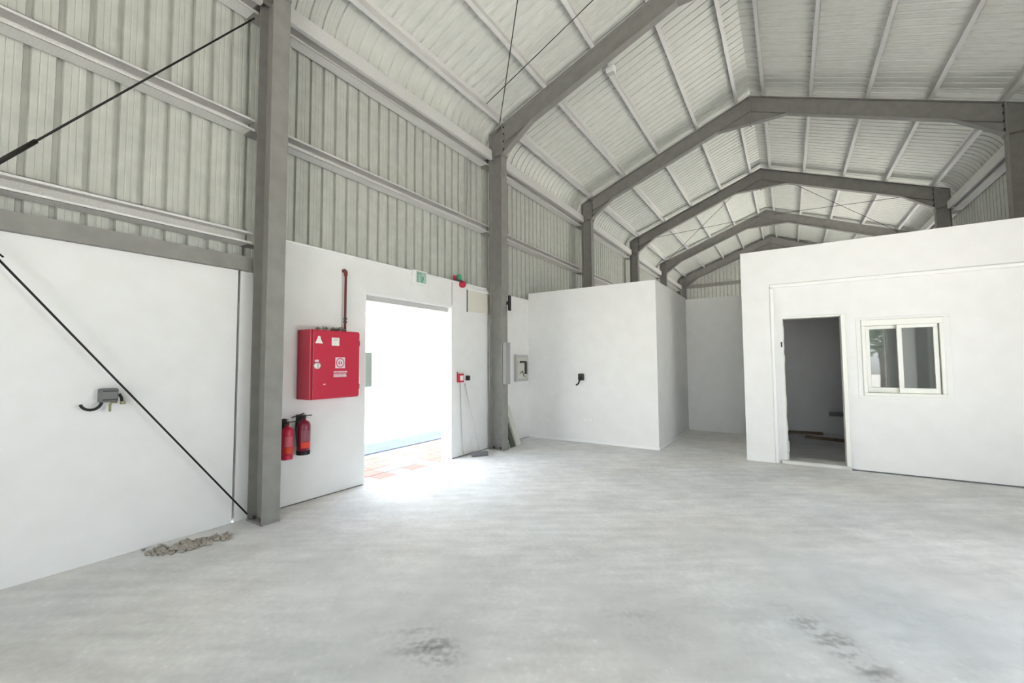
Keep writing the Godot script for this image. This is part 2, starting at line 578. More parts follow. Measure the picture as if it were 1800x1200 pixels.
	for q in [[2.30, 2.36, -10.6, -8.0], [0.90, 0.96, -10.6, -8.0], [0.96, 2.30, -10.6, -10.54], [0.96, 2.30, -8.06, -8.0], [0.96, 2.30, -9.33, -9.27]]:
		bx(st, Vector3(3.47, q[0], q[2]), Vector3(3.62, q[1], q[3]), 0.004)
	var w2f := obj("frame", st, M.alu, w2)
	for q in [[-10.54, -9.33], [-9.27, -8.06]]:
		st = begin()
		bx(st, Vector3(3.54, 0.96, q[0]), Vector3(3.546, 2.30, q[1]))
		obj("pane", st, M.glass, w2f)
	var out_r := Vector2(1, 0)
	var low_r := sheet_mesh(6, [[Vector2(3.6, 2.40), out_r], [Vector2(3.6, 5.5), out_r]])
	var high_r := sheet_mesh(6, [[Vector2(3.6, 3.60), out_r], [Vector2(3.6, 5.5), out_r]])
	var hole := sheet_mesh(6, [[Vector2(3.6, 3.2), out_r], [Vector2(3.6, 5.5), out_r]])
	z = FRONT
	while z > BACK:
		var mesh := low_r
		for o in cuts:
			if z > o[1] and z - 6 * PITCH < o[0]:
				mesh = high_r if o[2] > 3.4 else hole
		var p := part("sheet_panel", mesh, M.sheet, wr)
		p.position.z = z
		z -= 6 * PITCH

	# gables
	for g in [["wall_back", BACK, "far gable wall of ribbed metal sheets under the ridge"], ["wall_front", FRONT, "gable wall of ribbed metal sheets with roller doorway opened for light"]]:
		var w := setting(g[0], g[2])
		var open: bool = g[0] == "wall_front"
		var x := -4.62
		while x < 3.6:
			var y0 := 2.4
			if open and x + 6 * PITCH > ADDED_FRONT_DOOR[0] and x < ADDED_FRONT_DOOR[1]: y0 = ADDED_FRONT_DOOR[2]
			var p := part("sheet_panel", gable_mesh(x, 6, y0, 7.38), M.sheet, w)
			p.position.z = g[1] + (0.03 if open else 0.0)
			x += 6 * PITCH
		var spans := [[-4.6, 3.6]] if not open else [[-4.6, ADDED_FRONT_DOOR[0]], [ADDED_FRONT_DOOR[1], 3.6]]
		for sp in spans:
			st = begin()
			bx(st, Vector3(sp[0], 0, g[1] - 0.06), Vector3(sp[1], 2.8, g[1] + 0.06))
			obj("liner_panel", st, M.paint, w)
		var s := 1.0 if not open else -1.0
		for y in [3.9, 5.2]:
			if open and y < ADDED_FRONT_DOOR[2]: continue
			st = begin()
			bx(st, Vector3(-4.4, y, g[1] + s * 0.02 - 0.06), Vector3(3.4, y + 0.12, g[1] + s * 0.02 + 0.06))
			obj("girt", st, M.steel, w)

	# roof sheets: straight slope that curves down over the eave
	var ce := setting("ceiling", "underside of ribbed metal roof sheets on both slopes", "ceiling")
	for side in [-1, 1]:
		var path := []
		var n0 := Vector2(-SLOPE, 1).normalized()
		for x in [-0.47, -4.25]:
			path.append([Vector2(x, roof_y(x, 7.36)), n0])
		var r := 0.58
		var a0 := atan(SLOPE)
		var cen := Vector2(-4.25, roof_y(-4.25, 7.36)) - n0 * r
		for k in range(1, 8):
			var a := lerpf(a0, PI / 2, k / 7.0)
			var n := Vector2(-sin(a), cos(a))
			path.append([cen + n * r, n])
		for e in path:
			e[0] = mv(e[0], side)
			e[1] = Vector2(e[1].x * (1 if side < 0 else -1), e[1].y)
		var mesh := sheet_mesh(6, path, 0.022)
		z = FRONT + 0.05
		while z > BACK:
			var p := part("roof_sheet", mesh, M.roof_sheet, ce)
			p.position.z = z
			z -= 6 * PITCH
	st = begin()
	prism(st, PackedVector2Array([Vector2(RIDGE - 0.22, 7.36 - 0.22 * SLOPE + 0.04), Vector2(RIDGE, 7.41), Vector2(RIDGE + 0.22, 7.36 - 0.22 * SLOPE + 0.04), Vector2(RIDGE, 7.45)]), BACK, FRONT)
	obj("ridge_cap", st, M.steel, ce, "folded steel ridge cap")

func steelwork() -> void:
	var fm := frame_meshes()
	var names := ["by the front gable wall", "behind the viewer at the first bracing rods", "whose column stands beside the red hose cabinet", "whose column stands at the far end of the doorway wall",
		"rising behind the white room with the leaning boards", "standing over the rear of the office", "second from the far gable", "against the far gable wall"]
	for k in FRAMES.size():
		var t := thing("portal_frame", "grey painted steel portal frame " + names[k], "portal frame", Vector3(0, 0, FRAMES[k]), "portal frames of the hall")
		for side in [-1, 1]:
			var col := part("column", fm["column%d" % side], M.steel, t)
			part("bolts", fm["bolts%d" % side], M.bolt, col).set_meta("kind", "stuff")
			var raf := part("rafter", fm["rafter%d" % side], M.steel, t)
			part("end_plate", fm["plate%d" % side], M.steel, raf)
			part("apex_plate", fm["apex%d" % side], M.steel, raf)
	# purlins, one line after the other
	var offs := [0.22, 1.02, 1.88, 2.735, 3.62]
	var words := ["first", "second", "third", "fourth", "fifth"]
	for side in [-1, 1]:
		var slope_name := "doorway" if side < 0 else "office"
		for k in offs.size():
			var x: float = RIDGE - offs[k] if side < 0 else RIDGE + offs[k]
			var t := thing("roof_purlin", "%s galvanised roof purlin down from the ridge on the %s side" % [words[k], slope_name], "purlin", Vector3(x, roof_y(x, 7.2), 0), "roof purlins")
			for b in FRAMES.size() - 1:
				var L: float = FRAMES[b] - FRAMES[b + 1]
				var p := part("length", purlin_mesh(L - 0.02, side), M.galv, t)
				p.position.z = FRAMES[b] - 0.01
			for z in FRAMES:
				var st := begin()
				bx(st, Vector3(-0.012, -0.002, z - 0.05), Vector3(0.012, 0.11, z + 0.05), 0.0, Transform3D(Basis(Vector3(0, 0, 1), atan(SLOPE) * (1 if side < 0 else -1)), Vector3(0.012 * side, 0, 0)))
				obj("cleat", st, M.steel, t)
	# wall girts
	for side in [-1, 1]:
		for g in [[5.085, "highest"], [3.85, "middle"], [2.70, "lowest"]]:
			var sname := "doorway" if side < 0 else "office"
			var t := thing("wall_girt", "%s galvanised channel girt along the %s-side metal wall" % [g[1], sname], "girt", Vector3(0, g[0], 0), "wall girts")
			for b in FRAMES.size() - 1:
				if g[0] < 3.0 and side < 0 and b > 1: continue
				var z0: float = FRAMES[b] - 0.1
				var z1: float = FRAMES[b + 1] + 0.1
				if side > 0:
					var blocked := false
					for o in OPENINGS:
						if o[0] < FRAMES[b] + 0.1 and o[1] > FRAMES[b + 1] - 0.1 and g[0] < o[2] + 0.1: blocked = true
					if blocked: continue
				var p := part("length", girt_mesh(z0 - z1, side), M.galv, t)
				p.position.z = z0
				for zz in [0.03, z1 - z0 - 0.03]:
					var st := begin()
					mbox(st, -4.58, -4.43, -0.008, -0.001, zz - 0.07, zz + 0.07, side)
					obj("cleat", st, M.steel, p)
	# eave struts between the columns
	for side in [-1, 1]:
		var sname := "doorway" if side < 0 else "office"
		var t := thing("eave_strut", "grey steel eave strut linking the column heads on the %s side" % sname, "strut", Vector3(0, 5.17, 0), "eave struts")
		for b in FRAMES.size() - 1:
			var st := begin()
			var L: float = FRAMES[b] - FRAMES[b + 1] - 0.19
			mbox(st, -4.352, -4.345, 0, 0.17, -L, 0, side)
			mbox(st, -4.40, -4.352, 0, 0.007, -L, 0, side)
			mbox(st, -4.40, -4.352, 0.163, 0.17, -L, 0, side)
			var p := obj("length", st, M.galv, t)
			p.position.z = FRAMES[b] - 0.095
	# grey beam over the liner of the braced bay
	var st := begin()
	mbox(st, -4.6, -4.44, 2.432, 2.44, -2.06, 1.81, -1)
	mbox(st, -4.6, -4.44, 2.562, 2.57, -2.06, 1.81, -1)
	mbox(st, -4.448, -4.44, 2.44, 2.562, -2.06, 1.81, -1)
	mbox(st, -4.6, -4.592, 2.44, 2.562, -2.06, 1.81, -1)
	single("lintel_beam", st, M.steel, "grey steel beam resting along the top of the white wall", "beam")
	# wall cross bracing in the braced bay: ring in the middle, four rods
	var br := thing("cross_bracing", "dark steel cross bracing rods in front of the doorway-side wall", "bracing", Vector3(-4.385, 2.556, -0.2))
	var arms := [Vector3(0, 2.43, -1.80), Vector3(0, -2.48, -1.855), Vector3(0, 2.43, 1.80), Vector3(0, -2.48, 1.855)]
	for a in arms:
		var dir: Vector3 = a.normalized()
		st = begin(true)
		rod(st, dir * 0.09, a, 0.0075)
		var r := obj("rod", st, M.dark_steel, br)
		if a.y > 0.0:
			st = begin(true)
			rod(st, dir * 0.36, dir * 0.66, 0.015)
			obj("turnbuckle", st, M.dark_steel, r)
		else:
			st = begin(true)
			rod(st, dir * 0.25, dir * 0.46 + Vector3(0, 0.045, 0), 0.006)
			obj("tail", st, M.dark_steel, r)
		st = begin(true)
		var side_v := dir.cross(Vector3(1, 0, 0)).normalized()
		tube(st, [dir * 0.30, dir * 0.24 + side_v * 0.03, dir * 0.1 + side_v * 0.035, dir * 0.03 + side_v * 0.02, dir * 0.0], 0.0075, 6)
		obj("hook", st, M.dark_steel, r)
	# roof bracing
	for b in [[-2.155, -6.12, [-1], "beside the doorway"], [-14.25, -18.3, [-1, 1], "beyond the office"]]:
		for side in b[2]:
			var t := thing("roof_bracing", "thin bracing rods under the %s roof slope %s" % ["doorway-side" if side < 0 else "office-side", b[3]], "bracing", Vector3.ZERO, "roof bracing rods")
			for e in [[b[0], b[1]], [b[1], b[0]]]:
				if b[0] > -3.0 and e[0] == b[0]: continue
				st = begin(true)
				rod(st, Vector3(mx(-4.1, side), 5.70, e[0] + (0.2 if e[0] == b[1] else -0.2)), Vector3(mx(-0.75, side), 7.0, e[1]), 0.007)
				obj("rod", st, M.dark_steel, t)
	st = begin(true)
	rod(st, Vector3(-4.05, 5.80, -5.46), Vector3(-1.5, 6.80, -5.32), 0.006)
	single("sag_rod", st, M.dark_steel, "thin steel sag rod crossing the purlins above the doorway", "rod")

func partitions() -> void:
	# plain white room in the corner
	var st := begin()
	bx(st, Vector3(-4.49, 0, -7.62), Vector3(-1.9, 2.95, -7.5))
	struct("wall_room_front", st, M.paint, "white front wall of the plain corner room beside the passage", "wall")
	st = begin()
	bx(st, Vector3(-2.02, 0, -10.1), Vector3(-1.9, 2.95, -7.62))
	struct("wall_room_side", st, M.paint, "white side wall of the corner room along the passage", "wall")
	st = begin()
	bx(st, Vector3(-4.49, 2.83, -10.1), Vector3(-2.02, 2.94, -7.62))
	struct("ceiling_room", st, M.paint, "flat top slab of the plain corner room", "ceiling")
	st = begin()
	bx(st, Vector3(-4.49, 0, -7.5), Vector3(-1.888, 0.05, -7.488), 0.002)
	bx(st, Vector3(-1.9, 0, -10.1), Vector3(-1.888, 0.05, -7.5), 0.002)
	struct("baseboard_room", st, M.white, "low white skirting round the plain corner room", "baseboard")
	# wall that closes the passage
	st = begin()
	bx(st, Vector3(-4.49, 0, -10.24), Vector3(-0.455, 2.92, -10.1))
	struct("wall_passage", st, M.paint, "grey-white wall closing the passage between the two rooms", "wall")
	# office: front wall with pier and band, recessed panel, doorway and window
	var wo := setting("wall_office_front", "white office front wall with doorway, window and raised band", "wall")
	st = begin()
	prism(st, PackedVector2Array([Vector2(-0.578, 0), Vector2(-0.2, 0), Vector2(-0.2, 2.66), Vector2(3.49, 2.66), Vector2(3.49, 3.2), Vector2(-0.578, 3.2)]), -7.65, -7.46)
	obj("pier_and_band", st, M.paint, wo)
	st = begin()
	bx(st, Vector3(-0.2, 0, -7.65), Vector3(-0.055, 2.66, -7.5))
	obj("panel", st, M.paint, wo)
	st = begin()
	bx(st, Vector3(-0.055, 2.165, -7.65), Vector3(0.685, 2.66, -7.5))
	obj("panel", st, M.paint, wo)
	st = begin()
	bx(st, Vector3(0.685, 0.02, -7.65), Vector3(0.87, 2.66, -7.5))
	bx(st, Vector3(0.87, 2.05, -7.65), Vector3(1.655, 2.66, -7.5))
	bx(st, Vector3(0.87, 0.02, -7.65), Vector3(1.655, 1.045, -7.5))
	bx(st, Vector3(1.655, 0.02, -7.65), Vector3(3.49, 2.66, -7.5))
	obj("panel", st, M.paint, wo)
	st = begin()
	bx(st, Vector3(0.71, 0, -7.65), Vector3(3.49, 0.02, -7.525))
	obj("base_strip", st, M.grey_box, wo)
	st = begin()
	bx(st, Vector3(-0.578, 0, -11.1), Vector3(-0.455, 3.2, -7.65))
	struct("wall_office_side", st, M.paint, "white side wall of the office along the passage", "wall")
	st = begin()
	bx(st, Vector3(-0.455, 0, -11.1), Vector3(3.49, 3.2, -11.0))
	struct("wall_office_back", st, M.paint, "dim back wall inside the office seen through its doorway", "wall")
	st = begin()
	bx(st, Vector3(-0.455, 3.06, -11.0), Vector3(3.49, 3.16, -7.65))
	struct("ceiling_office", st, M.paint, "flat ceiling slab over the office", "ceiling")
	var tm := setting("trim_1", "slim white moulding edging the recessed office front panel", "trim")
	st = begin()
	bx(st, Vector3(-0.205, 2.615, -7.5), Vector3(3.49, 2.668, -7.44), 0.012)
	obj("moulding", st, M.white, tm)
	st = begin()
	bx(st, Vector3(-0.205, 0.0, -7.5), Vector3(-0.155, 2.615, -7.44), 0.012)
	obj("moulding", st, M.white, tm)
	# office doorway: lining without a door, rough left edge
	var d := setting("door_1", "open office doorway with white lining and raised sill", "doorway")
	st = begin()
	bx(st, Vector3(0.635, 0.05, -7.68), Vector3(0.685, 2.165, -7.47), 0.004)
	obj("lining", st, M.alu, d)
	st = begin()
	bx(st, Vector3(-0.055, 2.14, -7.66), Vector3(0.635, 2.168, -7.485), 0.003)
	obj("head", st, M.alu, d)
	st = begin()
	bx(st, Vector3(-0.12, 0, -7.78), Vector3(0.685, 0.055, -7.455), 0.01)
	obj("sill", st, M.render, d)
	st = begin()
	var rng := RandomNumberGenerator.new()
	rng.seed = 5
	var y := 0.06
	while y < 2.12:
		var h := rng.randf_range(0.05, 0.16)
		var e := rng.randf_range(0.0, 0.014) + (0.02 if y < 0.5 else 0.0) * rng.randf()
		bx(st, Vector3(-0.06, y, -7.62), Vector3(-0.05 + e, minf(y + h, 2.14), -7.52), 0.004)
		y += h
	obj("rough_edge", st, M.render, d, "broken plaster edge")
	st = begin()
	bx(st, Vector3(-0.085, 1.72, -7.502), Vector3(-0.065, 1.80, -7.495), 0.001)
	obj("latch_plate", st, M.dark_grey, d)
	# sliding window
	var w := setting("window_1", "white aluminium sliding window with two grey panes", "window")
	st = begin()
	for q in [[0.855, 1.67, 1.985, 2.065], [0.855, 1.67, 1.03, 1.075], [0.855, 0.90, 1.075, 1.985], [1.63, 1.67, 1.075, 1.985]]:
		bx(st, Vector3(q[0], q[2], -7.62), Vector3(q[1], q[3], -7.475), 0.004)
	obj("frame", st, M.alu, w)
	st = begin()
	for q in [[0.80, 1.73, 2.065, 2.10], [0.80, 1.73, 0.995, 1.03], [0.80, 0.855, 1.03, 2.065], [1.67, 1.73, 1.03, 2.065]]:
		bx(st, Vector3(q[0], q[2], -7.5), Vector3(q[1], q[3], -7.492), 0.002)
	obj("surround", st, M.paint_plain, w)
	for s in [[0.90, 1.275, -7.585], [1.225, 1.622, -7.53]]:
		st = begin()
		var zc: float = s[2]
		for q in [[s[0], s[1], 1.94, 1.985], [s[0], s[1], 1.075, 1.145], [s[0], s[0] + 0.05, 1.145, 1.94], [s[1] - 0.045, s[1], 1.145, 1.94]]:
			bx(st, Vector3(q[0], q[2], zc - 0.018), Vector3(q[1], q[3], zc + 0.018), 0.003)
		var sash := obj("sash", st, M.alu, w)
		st = begin()
		bx(st, Vector3(s[0] + 0.05, 1.145, zc - 0.003), Vector3(s[1] - 0.045, 1.94, zc + 0.003))
		obj("pane", st, M.glass, sash)
	# doorway in the side wall: white reveals and head track
	var d2 := setting("door_2", "wide open doorway to the bright yard with white reveals", "doorway")
	st = begin()
	bx(st, Vector3(-4.70, -0.08, -5.13), Vector3(-4.488, 2.44, -5.10), 0.003)
	obj("reveal", st, M.white, d2)
	st = begin()
	bx(st, Vector3(-4.70, -0.08, -3.47), Vector3(-4.488, 2.44, -3.445), 0.003)
	obj("reveal", st, M.white, d2)
	st = begin()
	bx(st, Vector3(-4.70, 2.40, -5.10), Vector3(-4.485, 2.43, -3.47), 0.003)
	obj("head", st, M.white, d2)
	st = begin()
	bx(st, Vector3(-4.66, 2.33, -5.10), Vector3(-4.56, 2.40, -3.47), 0.004)
	obj("track", st, M.pale_grey, d2)
	st = begin()
	bx(st, Vector3(-4.70, 1.20, -3.70), Vector3(-4.65, 1.66, -3.472), 0.006)
	single("jamb_plate", st, M.green_pale, "pale grey-green plate standing out from the jamb of the bright doorway", "plate")

func outside() -> void:
	var st := begin()
	for q in [[-60.0, -50.0, 60.0, 50.0]]:
		bx(st, Vector3(q[0], -0.5, q[1]), Vector3(q[2], -0.10, q[3]))
	struct("ground", st, M.ground, "sunlit pale yard outside the doorway", "ground")
	var pv := setting("paving", "pale and pinkish square pavers outside the doorway", "paving")
	st = begin()
	bx(st, Vector3(-0.146, -0.03, -0.146), Vector3(0.146, 0.012, 0.146), 0.006)
	var mesh := done(st)
	for i in 5:
		for j in 18:
			var p := part("paver", mesh, M.paver_pink if (i * 3 + j * 2 + (i * j) % 3) % 4 < 2 else M.paver, pv)
			p.position = Vector3(-4.86 - i * 0.3, -0.095, -2.9 - j * 0.3)
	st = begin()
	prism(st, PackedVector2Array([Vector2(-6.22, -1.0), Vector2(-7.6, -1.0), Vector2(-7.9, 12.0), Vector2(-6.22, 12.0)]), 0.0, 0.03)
	var strip := struct("shade_strip", st, M.shade_blue, "bluish grey strip coloured as shade on the ground beyond the pavers", "shade_strip")  # its bluish colour paints the band of building shade
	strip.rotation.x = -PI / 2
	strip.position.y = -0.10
	st = begin()
	bx(st, Vector3(-13.2, -0.1, -40), Vector3(-13.0, 4.5, 20))
	struct("wall_yard", st, M.cream, "bright white boundary wall across the yard", "wall")
	var bb := thing("bollard", "pale yellow bollard across the yard outside the doorway", "bollard", Vector3(-12.2, -0.1, -12.2))
	st = begin(true)
	lathe(st, [Vector2(0, 0), Vector2(0.2, 0), Vector2(0.2, 2.2), Vector2(0.16, 2.28), Vector2(0, 2.3)], Vector3.ZERO, 16)
	obj("post", st, M.yellow, bb)
	# trees beyond the loading bays, mirrored in the office window
	var rng := RandomNumberGenerator.new()
	for k in 3:
		rng.seed = 70 + k
		var at: Vector3 = [Vector3(3.9, -0.1, 12.5), Vector3(5.4, -0.1, 16.5), Vector3(12.0, -0.1, -3.0)][k]
		var t := thing("tree", ["leafy green tree outside the gable roller door", "leafy green tree set back behind another outside the gable", "leafy green tree outside the side loading bay"][k], "tree", at, "yard trees")
		st = begin(true)
		tube(st, [Vector3(0, 0, 0), Vector3(0.05, 1.2, 0.03), Vector3(-0.04, 2.4, 0.0)], 0.12, 8)
		obj("trunk", st, M.bark, t)
		st = begin()
		for n in 900:
			var dir := Vector3(rng.randfn(), rng.randfn(), rng.randfn()).normalized()
			var c := Vector3(0, 3.0, 0) + dir * Vector3(1.4, 1.3, 1.4) * pow(rng.randf(), 0.4)
			var b := Basis.from_euler(Vector3(rng.randf() * TAU, rng.randf() * TAU, 0))
			var s := rng.randf_range(0.09, 0.17)
			st.add_vertex(c + b * Vector3(-s, 0, 0)); st.add_vertex(c + b * Vector3(0, 0, s * 0.5)); st.add_vertex(c + b * Vector3(s, 0, 0))
			st.add_vertex(c + b * Vector3(-s, 0, 0)); st.add_vertex(c + b * Vector3(s, 0, 0)); st.add_vertex(c + b * Vector3(0, 0, -s * 0.5))
		obj("crown", st, M.leaf, t)

func fittings() -> void:
	var st: SurfaceTool
	# fire hose cabinet on the wall beside the doorway
	var x1 := -4.23
	var hc := thing("hose_cabinet", "red steel fire hose cabinet with white stickers on the wall", "cabinet", Vector3(-4.49, 1.125, -2.88))
	st = begin()
	bx(st, Vector3(0, 0, -0.305), Vector3(0.245, 0.755, 0.305), 0.004)
	obj("body", st, M.red, hc)
	st = begin()
	bx(st, Vector3(0.249, 0.015, -0.30), Vector3(0.262, 0.74, 0.278), 0.003)
	var door := obj("door", st, M.red, hc)
	st = begin()
	bx(st, Vector3(0.240, 0.005, 0.279), Vector3(0.258, 0.75, 0.287), 0.001)
	obj("edge_strip", st, M.red_dark, hc)
	for y in [0.12, 0.62]:
		st = begin()
		tube(st, [Vector3(0.262, y - 0.03, -0.298), Vector3(0.262, y + 0.03, -0.298)], 0.007, 8)
		obj("hinge", st, M.red_dark, door)
	var F := 0.2625
	st = begin()
	prism(st, PackedVector2Array([Vector2(-0.045, -0.035), Vector2(0.045, -0.035), Vector2(0.02, 0.01), Vector2(0.012, 0.045), Vector2(-0.012, 0.045), Vector2(-0.025, 0.01)]), 0, 0.0012)
	var tri := obj("sticker", st, M.sticker, door, "torn white sticker")
	tri.rotation.y = PI / 2
	tri.position = Vector3(F, 0.64, 0.215)
	st = begin()
	bx(st, Vector3(F, 0.585, -0.03), Vector3(F + 0.001, 0.675, 0.065))
	var sq := obj("sticker", st, M.sticker, door, "square white sticker")
	for y in [0.64, 0.655]:
		st = begin()
		bx(st, Vector3(F + 0.001, y, -0.012), Vector3(F + 0.0016, y + 0.006, 0.045))
		obj("print_line", st, M.pale_grey, sq)
	# round lock
	st = begin(true)
	tube(st, [Vector3(F, 0.365, 0.238), Vector3(F + 0.018, 0.365, 0.238)], 0.034, 20)
	var lock := obj("lock", st, M.alu, door, "round pale lock")
	st = begin()
	bx(st, Vector3(F + 0.018, 0.34, 0.228), Vector3(F + 0.03, 0.39, 0.246), 0.003)
	obj("latch", st, M.pale_grey, lock)
	st = begin()
	bx(st, Vector3(F, 0.405, 0.215), Vector3(F + 0.0012, 0.428, 0.26))
	obj("sticker", st, M.print_, door)
	# printed emblem: pale square with a ring, and two bars of lettering below
	st = begin()
	prism(st, ring_poly(0.075, 0.075, 4, PI / 4, 1.15), 0, 0.001)
	var em := obj("emblem", st, M.print_, door, "pale square hose reel emblem")
	em.rotation.y = PI / 2
	em.position = Vector3(F, 0.395, -0.045)
	st = begin()
	for k in 24:
		var a := TAU * k / 24.0
		var b := TAU * (k + 1) / 24.0
		prism(st, PackedVector2Array([Vector2(cos(a), sin(a)) * 0.044, Vector2(cos(a), sin(a)) * 0.053, Vector2(cos(b), sin(b)) * 0.053, Vector2(cos(b), sin(b)) * 0.044]), 0.001, 0.0018)
	prism(st, ring_poly(0.022, 0.022, 16, 0, 1.0), 0.001, 0.0018)
	obj("ring", st, M.red, em)
	st = begin()
	prism(st, PackedVector2Array([Vector2(-0.006, -0.02), Vector2(0.006, -0.02), Vector2(0.01, 0.012), Vector2(0, 0.024), Vector2(-0.01, 0.012)]), 0.0018, 0.0025)
	obj("flame_mark", st, M.print_, em)
	st = begin()
	var rl := RandomNumberGenerator.new()
	rl.seed = 3
	for row in [[0.285, 0.016], [0.262, 0.012], [0.235, 0.024]]:
		var zz := 0.035
		while zz > -0.125:
			var wd := rl.randf_range(0.009, 0.016)
			bx(st, Vector3(F, row[0], zz - wd), Vector3(F + 0.001, row[0] + row[1], zz))
			zz -= wd + 0.004
	obj("lettering", st, M.print_, door, "worn pale lettering").set_meta("kind", "stuff")
	st = begin()
	bx(st, Vector3(F, 0.155, 0.13), Vector3(F + 0.001, 0.168, 0.16))
	obj("sticker", st, M.print_, door)
	# grey rag and fittings lying on the cabinet
	var rng := RandomNumberGenerator.new()
	rng.seed = 9
	st = begin()
	for k in 16:
		lump(st, Vector3(rng.randf_range(-0.05, 0.05), rng.randf_range(0.015, 0.03), rng.randf_range(-0.2, 0.16)), rng.randf_range(0.02, 0.045), rng)
	var rag := single("crumpled_hose", st, M.rag, "crumpled grey-green hose lying on top of the red cabinet", "hose")
	rag.position = Vector3(-4.35, 1.882, -2.9)
	# riser pipe down into the cabinet
	var pp := thing("riser_pipe", "thin red-brown water pipe dropping down the wall into the cabinet", "pipe", Vector3(-4.44, 1.88, -3.13))
	st = begin(true)
	tube(st, [Vector3(0, 0, 0), Vector3(0, 0.70, 0)], 0.0145, 10)
	obj("pipe", st, M.pipe, pp)
	st = begin(true)
	tube(st, [Vector3(0, 0.69, 0), Vector3(0, 0.735, 0), Vector3(-0.02, 0.755, 0), Vector3(-0.06, 0.755, 0)], 0.021, 10)
	obj("elbow", st, M.pipe, pp)
	st = begin(true)
	for y in [0.12, 0.16]:
		tube(st, [Vector3(0, y, 0), Vector3(0, y + 0.02, 0)], 0.022, 10)
	obj("coupling", st, M.bolt, pp)
	# extinguishers hung on the wall
	extinguisher(Vector3(-4.405, 0.52, -2.436), 0.058, 0.33, M.red, M.red, true, "bright red fire extinguisher with black horn hung nearest the steel column")
	extinguisher(Vector3(-4.40, 0.54, -2.612), 0.068, 0.36, M.maroon, M.black, false, "dark maroon fire extinguisher with black base hung beside the bright red one")
	# exit sign over the doorway
	var ex := thing("exit_sign", "small green and white exit sign box above the doorway", "sign", Vector3(-4.49, 2.655, -4.36))
	st = begin()
	bx(st, Vector3(0, 0, -0.135), Vector3(0.06, 0.20, 0.135), 0.006)
	obj("box", st, M.white, ex)
	st = begin()
	bx(st, Vector3(0.06, 0.018, -0.115), Vector3(0.063, 0.182, 0.085), 0.001)
	obj("face", st, M.green_pale, ex)
	st = begin()   # door and runner outline
	for q in [[0.03, 0.165, 0.05, 0.06], [0.03, 0.165, -0.01, 0.0], [0.155, 0.165, -0.01, 0.06]]:
		bx(st, Vector3(0.063, q[0], q[2]), Vector3(0.065, q[1], q[3]))
	prism_zy(st, [Vector2(-0.035, 0.03), Vector2(-0.06, 0.08), Vector2(-0.05, 0.12), Vector2(-0.025, 0.115), Vector2(-0.03, 0.075), Vector2(-0.012, 0.035)], 0.063, 0.065)
	obj("pictogram", st, M.green, ex)
	# alarm bell on the wall top
	var al := thing("alarm_beacon", "red alarm sounder with green beacon at the top of the wall", "alarm", Vector3(-4.47, 2.75, -5.32))
	st = begin(true)
	tube(st, [Vector3(0.0, 0.06, 0), Vector3(0.05, 0.05, 0)], 0.055, 16)
	tube(st, [Vector3(0.05, 0.05, 0), Vector3(0.075, 0.045, 0)], 0.035, 16)
	obj("sounder", st, M.red, al)
	st = begin()
	bx(st, Vector3(-0.01, 0.095, 0.02), Vector3(0.05, 0.115, 0.20), 0.004)
	obj("bracket", st, M.dark_grey, al)
	st = begin(true)
	lathe(st, [Vector2(0.045, 0), Vector2(0.045, 0.06), Vector2(0.03, 0.085), Vector2(0, 0.09)], Vector3(0.02, 0.115, 0.08), 14)
	obj("beacon", st, M.green, al)
	st = begin()
	bx(st, Vector3(0.0, 0.10, 0.16), Vector3(0.035, 0.17, 0.205), 0.005)
	obj("clip", st, M.red, al)
	# cream cover board between alarm and column
	var cb := thing("cover_board", "cream cover board set into the wall top beside the column", "board", Vector3(-4.49, 2.38, -5.80))
	st = begin()
	bx(st, Vector3(0, 0, -0.30), Vector3(0.01, 0.36, 0.30), 0.002)
	obj("board", st, M.cream, cb)
	st = begin()
	bx(st, Vector3(0, -0.01, 0.30), Vector3(0.014, 0.37, 0.318))
	obj("edge", st, M.grey_box, cb)
	st = begin()
	bx(st, Vector3(0, 0.0, -0.325), Vector3(0.014, 0.37, -0.30))
	obj("edge", st, M.pipe, cb)
	st = begin()
	bx(st, Vector3(0, 0.36, -0.32), Vector3(0.03, 0.40, 0.32), 0.004)
	obj("ledge", st, M.white, cb)
	# conduit down the metal sheets
	st = begin(true)
	tube(st, [Vector3(-4.56, 5.15, -5.60), Vector3(-4.56, 2.86, -5.60)], 0.011, 8)
	single("conduit", st, M.pale_grey, "thin grey vertical conduit on the ribbed sheets before the column", "conduit")
	# call point, cable and stick
	var cp := thing("call_point", "small red and white fire call point beside the doorway", "call point", Vector3(-4.49, 1.20, -5.29))
	st = begin()
	bx(st, Vector3(0, 0, -0.075), Vector3(0.045, 0.14, 0.06), 0.006)
	obj("box", st, M.red, cp)
	st = begin()
	bx(st, Vector3(0.045, 0.03, -0.05), Vector3(0.049, 0.11, 0.03), 0.001)
	obj("face", st, M.sticker, cp)
	st = begin(true)
	tube(st, [Vector3(0.02, 0.05, 0.055), Vector3(0.02, 0.17, 0.066)], 0.008, 8)
	obj("gland", st, M.red_dark, cp)
	st = begin()
	bx(st, Vector3(-4.49, 1.225, -5.51), Vector3(-4.43, 1.305, -5.45), 0.008)
	single("black_socket", st, M.black, "small black socket beside the red call point", "socket")
	st = begin(true)
	tube(st, [Vector3(-4.475, 1.20, -5.30), Vector3(-4.475, 0.6, -5.33), Vector3(-4.475, 0.12, -5.36), Vector3(-4.46, 0.012, -5.37)], 0.006, 8)
	single("cable", st, M.pale_grey, "thin pale cable hanging from the call point to the floor", "cable")
	var sk := thing("broom", "thin grey broom leaning on the wall by the column", "broom", Vector3(-4.30, 0.0, -5.52))
	st = begin(true)
	tube(st, [Vector3(0.03, 0.06, -0.02), Vector3(-0.165, 1.18, 0.12)], 0.0105, 8)
	obj("handle", st, M.pale_grey, sk)
	st = begin()
